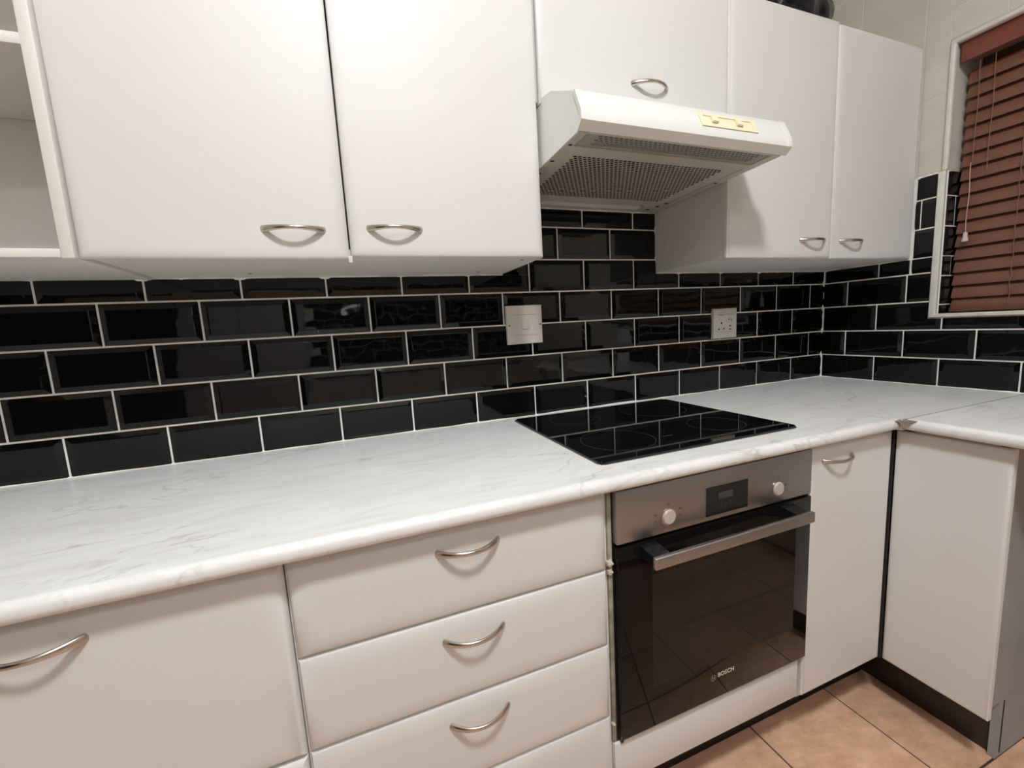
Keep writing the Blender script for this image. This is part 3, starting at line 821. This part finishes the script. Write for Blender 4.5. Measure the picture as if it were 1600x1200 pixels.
# text helper
def text_mesh(name, s, size, m, parent, mw, off=0.0, ext=0.0002, spacing=1.0):
    cu = bpy.data.curves.new(name, 'FONT'); cu.body = s; cu.size = size; cu.extrude = ext; cu.offset = off
    cu.align_x = 'CENTER'; cu.align_y = 'CENTER'; cu.space_character = spacing; cu.resolution_u = 4
    o = bpy.data.objects.new(name + '_src', cu); COL.objects.link(o)
    bpy.context.view_layer.update()
    dg = bpy.context.evaluated_depsgraph_get()
    me = bpy.data.meshes.new_from_object(o.evaluated_get(dg))
    bpy.data.objects.remove(o); bpy.data.curves.remove(cu)
    org = Vector((0, 0, 0)); p = parent
    while p is not None: org += p.location; p = p.parent
    me.transform(Matrix.Translation(-org) @ mw)
    me.materials.clear(); me.materials.append(m); me.name = name
    r = bpy.data.objects.new(name, me); COL.objects.link(r); r.parent = parent
    return r
MF = lambda x, y, z: Matrix.Translation((x, y, z)) @ Matrix.Rotation(math.pi / 2, 4, 'X')
box('touch_mark', -1.268, -1.238, -0.4612, -0.4602, 0.9062, 0.90635, M_PRINT2, t)

# ================================================================== OVEN
OX0, OX1 = -1.5070, -0.9340
t = thing('oven', (-1.22, -0.58, 0.28), 'built-in black glass oven with a stainless control panel and bar handle', 'oven')
box('oven_body', OX0 + .012, OX1 - .010, -0.5850, -0.03, 0.2800, 0.8600, M_BLACKP, t)
bm = bmesh.new(); a_box(bm, OX0 - .001, OX1, -0.6050, -0.5860, 0.7445, 0.8580, 0.0018, 2)
pn = finish(bm, 'control_panel', M_STEEL, t)
bm = bmesh.new(); a_box(bm, -1.2740, -1.1500, -0.6060, -0.6048, 0.7555, 0.8220)
dp = finish(bm, 'display', M_DISP, pn)
box('lcd_screen', -1.2390, -1.1960, -0.60625, -0.6059, 0.7900, 0.8055, M_LCD, pn)
bm = bmesh.new()
for (a, b, w_, h_) in ((-1.2165, .7745, .0022, .009), (-1.2300, .7760, .002, .002), (-1.2050, .7790, .003, .003), (-1.2200, .7650, .003, .0015), (-1.2270, .7840, .004, .001), (-1.1900, .7690, .002, .002), (-1.2065, .7690, .002, .0015), (-1.2370, .7700, .0025, .0015)):
    a_box(bm, a - w_ / 2, a + w_ / 2, -0.6063, -0.6059, b - h_ / 2, b + h_ / 2)
tag(finish(bm, 'display_symbols', M_LCD, pn), kind='stuff')
for kx in (-1.3770, -1.0510):
    bm = bmesh.new()
    cyl(bm, (kx, -0.6045, 0.7790), 0.0195, 0.0018, 'y', 32)
    k_ = finish(bm, 'knob_ring', M_CHROME, pn)
    bm = bmesh.new(); cyl(bm, (kx, -0.6063, 0.7790), 0.0165, 0.0032, 'y', 32, r2=0.0158); 
    es = [e for e in bm.edges if abs(e.verts[0].co.y + 0.6095) < 1e-5 and abs(e.verts[1].co.y + 0.6095) < 1e-5]
    bmesh.ops.bevel(bm, geom=es, offset=.0015, segments=3, affect='EDGES')
    finish(bm, 'knob', M_LOGO, pn)['label'] = 'pale round push-in knob'
bm = bmesh.new()
def fr(a, b, w_, h_, th=.0006):
    a_box(bm, a - w_ / 2, a + w_ / 2, -0.6054, -0.6049, b + h_ / 2 - th, b + h_ / 2); a_box(bm, a - w_ / 2, a + w_ / 2, -0.6054, -0.6049, b - h_ / 2, b - h_ / 2 + th)
    a_box(bm, a - w_ / 2, a - w_ / 2 + th, -0.6054, -0.6049, b - h_ / 2, b + h_ / 2); a_box(bm, a + w_ / 2 - th, a + w_ / 2, -0.6054, -0.6049, b - h_ / 2, b + h_ / 2)
for dx, dz, kind in ((-.034, .010, 0), (-.034, -.004, 1), (-.034, -.019, 0), (.031, .013, 0), (.031, -.003, 1), (.031, -.018, 0), (0, .029, 2)):
    fr(-1.377 + dx, .779 + dz, .0062, .0052)
    a_box(bm, -1.377 + dx - .002, -1.377 + dx + .002, -0.6054, -0.6049, .779 + dz - (.0014 if kind != 1 else 0), .779 + dz + .0008)
for dx, dz in ((-.028, -.009), (.026, .004), (0, .026)): fr(-1.051 + dx, .779 + dz, .0050, .0048)
tag(finish(bm, 'dial_markings', M_MARK, pn), kind='stuff')
bm = bmesh.new(); a_box(bm, OX0, OX1 + .0005, -0.6060, -0.5870, 0.2920, 0.7370, 0.0015, 2)
dr = finish(bm, 'door', M_OGLASS, t)
box('window', -1.4230, -0.9850, -0.60615, -0.6055, 0.3880, 0.6900, M_OWIN, dr)
box('vent_strip', OX0 + .01, OX1 - .01, -0.5980, -0.5860, 0.7385, 0.7440, M_BLACKP, t)
box('side_trim', OX0 + .002, OX0 + .008, -0.5990, -0.5855, 0.2775, 0.7365, M_BLACKP, t)
box('side_trim', OX0 - .003, OX0 + .002, -0.5900, -0.5800, 0.2775, 0.8600, M_BLACKP, t)
# bar handle
bm = bmesh.new()
a_box(bm, -1.4570, -0.9990, -0.6610, -0.6500, 0.7050, 0.7310, 0.0035, 3)
finish(bm, 'handle_bar', M_STEEL, dr)['label'] = 'brushed steel bar handle'
for a, b in ((-1.4530, -1.4120), (-1.0440, -1.0030)):
    bm = bmesh.new()
    pts_ = [(-0.6065, 0.7060), (-0.6500, 0.7080), (-0.6500, 0.7280), (-0.6065, 0.7330)]
    extrude_profile(bm, pts_, lambda p, tt: Vector((tt, p[0], p[1])), a, b)
    finish(bm, 'handle_bracket', M_DISP, dr)
text_mesh('lettering', 'BOSCH', 0.0150, M_LOGO, dr, MF(-1.2110, -0.6062, 0.3500), off=0.00045, spacing=1.08)
# round emblem: ring with an armature shape
bm = bmesh.new()
def ann(bm, c, r, w, y, n=32):
    a = []; b = []
    for k in range(n):
        q = 2 * math.pi * k / n
        a.append(bm.verts.new((c[0] + r * math.cos(q), y, c[1] + r * math.sin(q)))); b.append(bm.verts.new((c[0] + (r - w) * math.cos(q), y, c[1] + (r - w) * math.sin(q))))
    for k in range(n): bm.faces.new((a[k], a[(k + 1) % n], b[(k + 1) % n], b[k]))
ann(bm, (-1.2500, 0.3480), .0080, .0009, -0.6063)
for s in (-1, 1):
    a_box(bm, -1.2500 + s * .0030 - .0009, -1.2500 + s * .0030 + .0009, -0.6064, -0.6061, .3480 - .0055, .3480 + .0055)
a_box(bm, -1.2530, -1.2470, -0.6064, -0.6061, .3480 - .0010, .3480 + .0010)
finish(bm, 'emblem', M_LOGOD, dr, smooth=False)

# ================================================================== SWITCH AND SOCKET
t = thing('cooker_switch', (-1.442, 0, 1.203), 'square white cooker isolator switch plate on the black tiles left of the hob', 'switch')
YP = -0.0190
bm = bmesh.new(); pillow(bm, -1.5035, -1.3800, 1.1420, 1.2655, YP, -0.0045, FY, .0035, .003, 4)
pl = finish(bm, 'plate', M_PLATE, t)
bm = bmesh.new()
for (a, b, c, d) in ((-1.4830, -1.4000, 1.2350, 1.2358), (-1.4830, -1.4000, 1.1700, 1.1708)):
    a_box(bm, a, b, YP - .0004, YP + .001, c, d)
tag(finish(bm, 'plate_groove', M_SCREW, pl), kind='stuff')
bm = bmesh.new(); pillow(bm, -1.4540, -1.4280, 1.1890, 1.2180, YP - .005, YP + .001, FY, .003, .003, 3); finish(bm, 'rocker', M_PLATE, t)
for sx in (-1.4955, -1.3880):
    bm = bmesh.new(); cyl(bm, (sx, YP + .0005, 1.2025), .0032, .0012, 'y', 14); finish(bm, 'screw', M_SCREW, t)

t = thing('power_socket', (-0.586, 0, 1.166), 'square white wall socket with pin holes and USB ports right of the hob', 'socket')
YP = -0.0200
X0, X1, Z0, Z1 = -0.6480, -0.5280, 1.1080, 1.2240
bm = bmesh.new(); pillow(bm, X0, X1, Z0, Z1, YP, -0.0045, FY, .0045, .004, 4)
pl = finish(bm, 'plate', M_PLATE, t)
fx = lambda f: X0 + (X1 - X0) * f
fz = lambda f: Z1 - (Z1 - Z0) * f
bm = bmesh.new()
for f in (.20, .785): a_box(bm, fx(.14), fx(.90), YP - .0004, YP + .001, fz(f) - .0004, fz(f) + .0004)
tag(finish(bm, 'plate_groove', M_SCREW, pl), kind='stuff')
bm = bmesh.new(); pillow(bm, fx(.24), fx(.38), fz(.38), fz(.23), YP - .004, YP + .001, FY, .002, .002, 3); finish(bm, 'rocker', M_PLATE, t)
for a, b, r in ((.33, .485, .0042), (.22, .69, .0036), (.43, .68, .0036), (.655, .37, .0027), (.745, .39, .0027)):
    bm = bmesh.new(); cyl(bm, (fx(a), YP + .0005, fz(b)), r, .0009, 'y', 14); finish(bm, 'pin_hole', M_HOLE, pl)
bm = bmesh.new()
for k in range(20):
    q = 2 * math.pi * k / 20; q2 = 2 * math.pi * (k + 1) / 20
    p = [(fx(.70) + r * math.cos(a) * 1.25, YP - .0003, fz(.385) + r * .8 * math.sin(a)) for r, a in ((.0095, q), (.0095, q2), (.0088, q2), (.0088, q))]
    bm.faces.new([bm.verts.new(c) for c in p])
finish(bm, 'pin_rim', M_SCREW, pl, smooth=False)
for b in (.592, .705):
    bm = bmesh.new(); a_box(bm, fx(.70) - .0055, fx(.70) + .0055, YP - .0004, YP + .001, fz(b) - .0022, fz(b) + .0022); finish(bm, 'usb_port', M_HOLE, pl)

# ================================================================== BLIND
t = thing('venetian_blind', (0.06, -1.0, 1.16), 'closed brown wooden venetian blind with mahogany valance inside the window', 'blind')
BY0, BY1 = -1.585, -0.4115
bm = bmesh.new(); a_box(bm, 0.012, 0.024, BY0, -0.4055, 1.9830, 2.0440, 0.002, 2)
finish(bm, 'valance', M_VAL, t)['label'] = 'reddish mahogany valance board'
box('headrail', 0.030, 0.085, BY0, BY1, 1.995, 2.0420, M_CORD, t, 0.002)
XBL = 0.062
sm = None
k = 0
z = 1.2125
while z < 1.93:
    if sm is None:
        bm = bmesh.new()
        # crowned wooden slat, tipped almost shut, lower edge to the room
        ang = math.radians(70); wd = .049; th = .0026; prof = []
        dirv = Vector((math.cos(ang), math.sin(ang))); nr = Vector((-dirv.y, dirv.x))
        for s_, off in ((0, 0), (.25, .0015), (.5, .002), (.75, .0015), (1, 0)): prof.append(dirv * wd * s_ + nr * off)
        for s_, off in ((1, -th), (.5, .002 - th), (0, -th)): prof.append(dirv * wd * s_ + nr * off)
        extrude_profile(bm, [(p.x - .012, p.y) for p in prof], lambda p, tt: Vector((p[0], tt, p[1])), BY0, BY1)
        bmesh.ops.recalc_face_normals(bm, faces=bm.faces)
        org = t.location
        bmesh.ops.translate(bm, verts=bm.verts, vec=Vector((0, -org.y, 0)))
        sm = bpy.data.meshes.new('slat'); bm.to_mesh(sm); bm.free(); sm.materials.append(M_BLIND)
    o = bpy.data.objects.new('slat', sm); COL.objects.link(o); o.parent = t
    o.location = (XBL - t.location.x, 0, z - t.location.z)
    z += 0.0441; k += 1
box('bottom_rail', XBL - .020, XBL + .024, BY0, BY1, 1.1640, 1.1800, M_BLIND, t, 0.003)
o = bpy.data.objects.new('slat', sm); COL.objects.link(o); o.parent = t; o.location = (XBL - t.location.x, 0, 1.1715 - t.location.z)
for yy in (-0.558, -1.05, -1.45):
    bm = bmesh.new(); tube(bm, [(XBL - .0165, yy + .002 * math.sin(i * 2.1), 1.172 + i * .0205) for i in range(41)], [.0011] * 41, 6)
    finish(bm, 'ladder_cord', M_CORD, t)
for yy, z0_, z1_, m_ in ((-0.4840, 1.62, 1.99, M_CORD), (-0.4440, 1.430, 1.66, M_CORDL), (-0.4475, 1.66, 1.99, M_CORD)):
    n = 24
    bm = bmesh.new(); tube(bm, [(0.034 , yy + .0012 * math.sin(i * .35), z0_ + (z1_ - z0_) * i / n) for i in range(n + 1)], [.0011] * (n + 1), 6)
    finish(bm, 'pull_cord', m_, t)
bm = bmesh.new()
for i, (zz_, r) in enumerate(((1.432, .003), (1.428, .006), (1.418, .0068), (1.408, .0085), (1.402, .0088))): pass
prf = ((1.434, .0028), (1.430, .0058), (1.418, .0064), (1.409, .0085), (1.403, .0088), (1.402, .0070))
rings = [[bm.verts.new((0.034 + r * math.cos(2 * math.pi * k / 14), -0.444 + r * math.sin(2 * math.pi * k / 14), zz_)) for k in range(14)] for zz_, r in prf]
for a, b in zip(rings, rings[1:]):
    for k in range(14): bm.faces.new((a[k], a[(k + 1) % 14], b[(k + 1) % 14], b[k]))
bm.faces.new(rings[0]); bm.faces.new(rings[-1][::-1])
finish(bm, 'cord_tassel', M_CLEAR, t)['label'] = 'clear plastic bell-shaped cord tassel'

# ================================================================== BAG ON TOP OF THE CABINET
bm = bmesh.new()
bmesh.ops.create_icosphere(bm, subdivisions=5, radius=1.0)
for v in bm.verts:
    c = v.co.copy()
    n1 = noise.noise(c * 1.7 + Vector((3, 1, 5))); n2 = noise.ridged_multi_fractal(c * 2.3 + Vector((7, 2, 1)), 1.0, 2.1, 4, 1.0, 2.0) - 1.0
    s = 1 + .18 * n1 + .07 * n2
    c = c * s
    zz_ = c.z
    if zz_ < -0.55: zz_ = -0.55 + (zz_ + .55) * .05
    v.co = Vector((c.x * 0.19, c.y * 0.125, (zz_ + 0.56) * 0.135))
zmin = min(v.co.z for v in bm.verts)
for v in bm.verts: v.co += Vector((-0.545, -0.165, ZT + .0008 - zmin))
tag(finish(bm, 'plastic_bag', M_BAG, ang=60), 'crumpled shiny black plastic bag on top of the right wall cabinet', 'bag')

# ================================================================== CEILING LAMP AND ADDED FILL LIGHT (above and behind the camera's view)
t = thing('ceiling_lamp', (LAMP_POS[0], LAMP_POS[1], LAMP_POS[2]), 'round lit glass ceiling lamp in the middle of the kitchen ceiling', 'lamp')
bm = bmesh.new(); cyl(bm, (LAMP_POS[0], LAMP_POS[1], ZC - .022), .13, .022, 'z', 40); finish(bm, 'lamp_base', M_CARC, t)
bm = bmesh.new(); rg = []
for i in range(9):
    a = math.pi / 2 * i / 8
    r = .145 * math.cos(a) + .0001; zz_ = ZC - .024 - .055 * math.sin(a)
    rg.append([bm.verts.new((LAMP_POS[0] + r * math.cos(2 * math.pi * k / 32), LAMP_POS[1] + r * math.sin(2 * math.pi * k / 32), zz_)) for k in range(32)])
for a, b in zip(rg, rg[1:]):
    for k in range(32): bm.faces.new((a[k], a[(k + 1) % 32], b[(k + 1) % 32], b[k]))
bm.faces.new(rg[0])
finish(bm, 'lamp_shade', M_LAMP, t)

t = thing('ceiling_lamp', (-1.75, -3.0, ZC - .05), 'added unseen fill light, a long flat glowing box on the ceiling near the opposite wall', 'lamp')  # added out of view to soften the round lamp's shadows and even the light
box('lamp_base', -2.36, -1.14, -3.10, -2.90, ZC - .030, ZC, M_CARC, t, .004)
box('fill_diffuser', -2.35, -1.15, -3.09, -2.91, ZC - .058, ZC - .0305, M_FILL, t, .006)

# ================================================================== OPPOSITE SIDE (seen only mirrored in the glossy tiles)
t = thing('base_cabinet', (-1.6, YF + .3, 0.12), 'white base cabinets along the opposite wall, seen only mirrored in the tiles', 'cabinet')
box('carcass', -2.38, -0.02, YF + .005, YF + .56, 0.12, 0.868, M_CARC, t)
for i in range(5):
    x0 = -2.38 + i * .472
    bm = bmesh.new(); pillow(bm, x0 + .002, x0 + .470, 0.14, 0.855, YF + .578, YF + .5605, FY, .018, .007); finish(bm, 'door', M_DOOR, t, ang=40)
box('worktop_slab', -2.385, -0.02, YF + .005, YF + .60, 0.8685, 0.899, M_MARBLE, t, .006)

t = thing('tall_cupboard', (-2.83, YF + .3, 0.0), 'tall white cupboard by the opposite wall, seen only mirrored in the tiles', 'cupboard')
box('carcass', -3.27, -2.395, YF + .005, YF + .56, 0.0, 2.05, M_CARC, t, .003)
for x0 in (-3.268, -2.831):
    bm = bmesh.new(); pillow(bm, x0, x0 + .433, 0.10, 2.04, YF + .579, YF + .5605, FY, .020, .008); finish(bm, 'door', M_DOOR, t, ang=40)
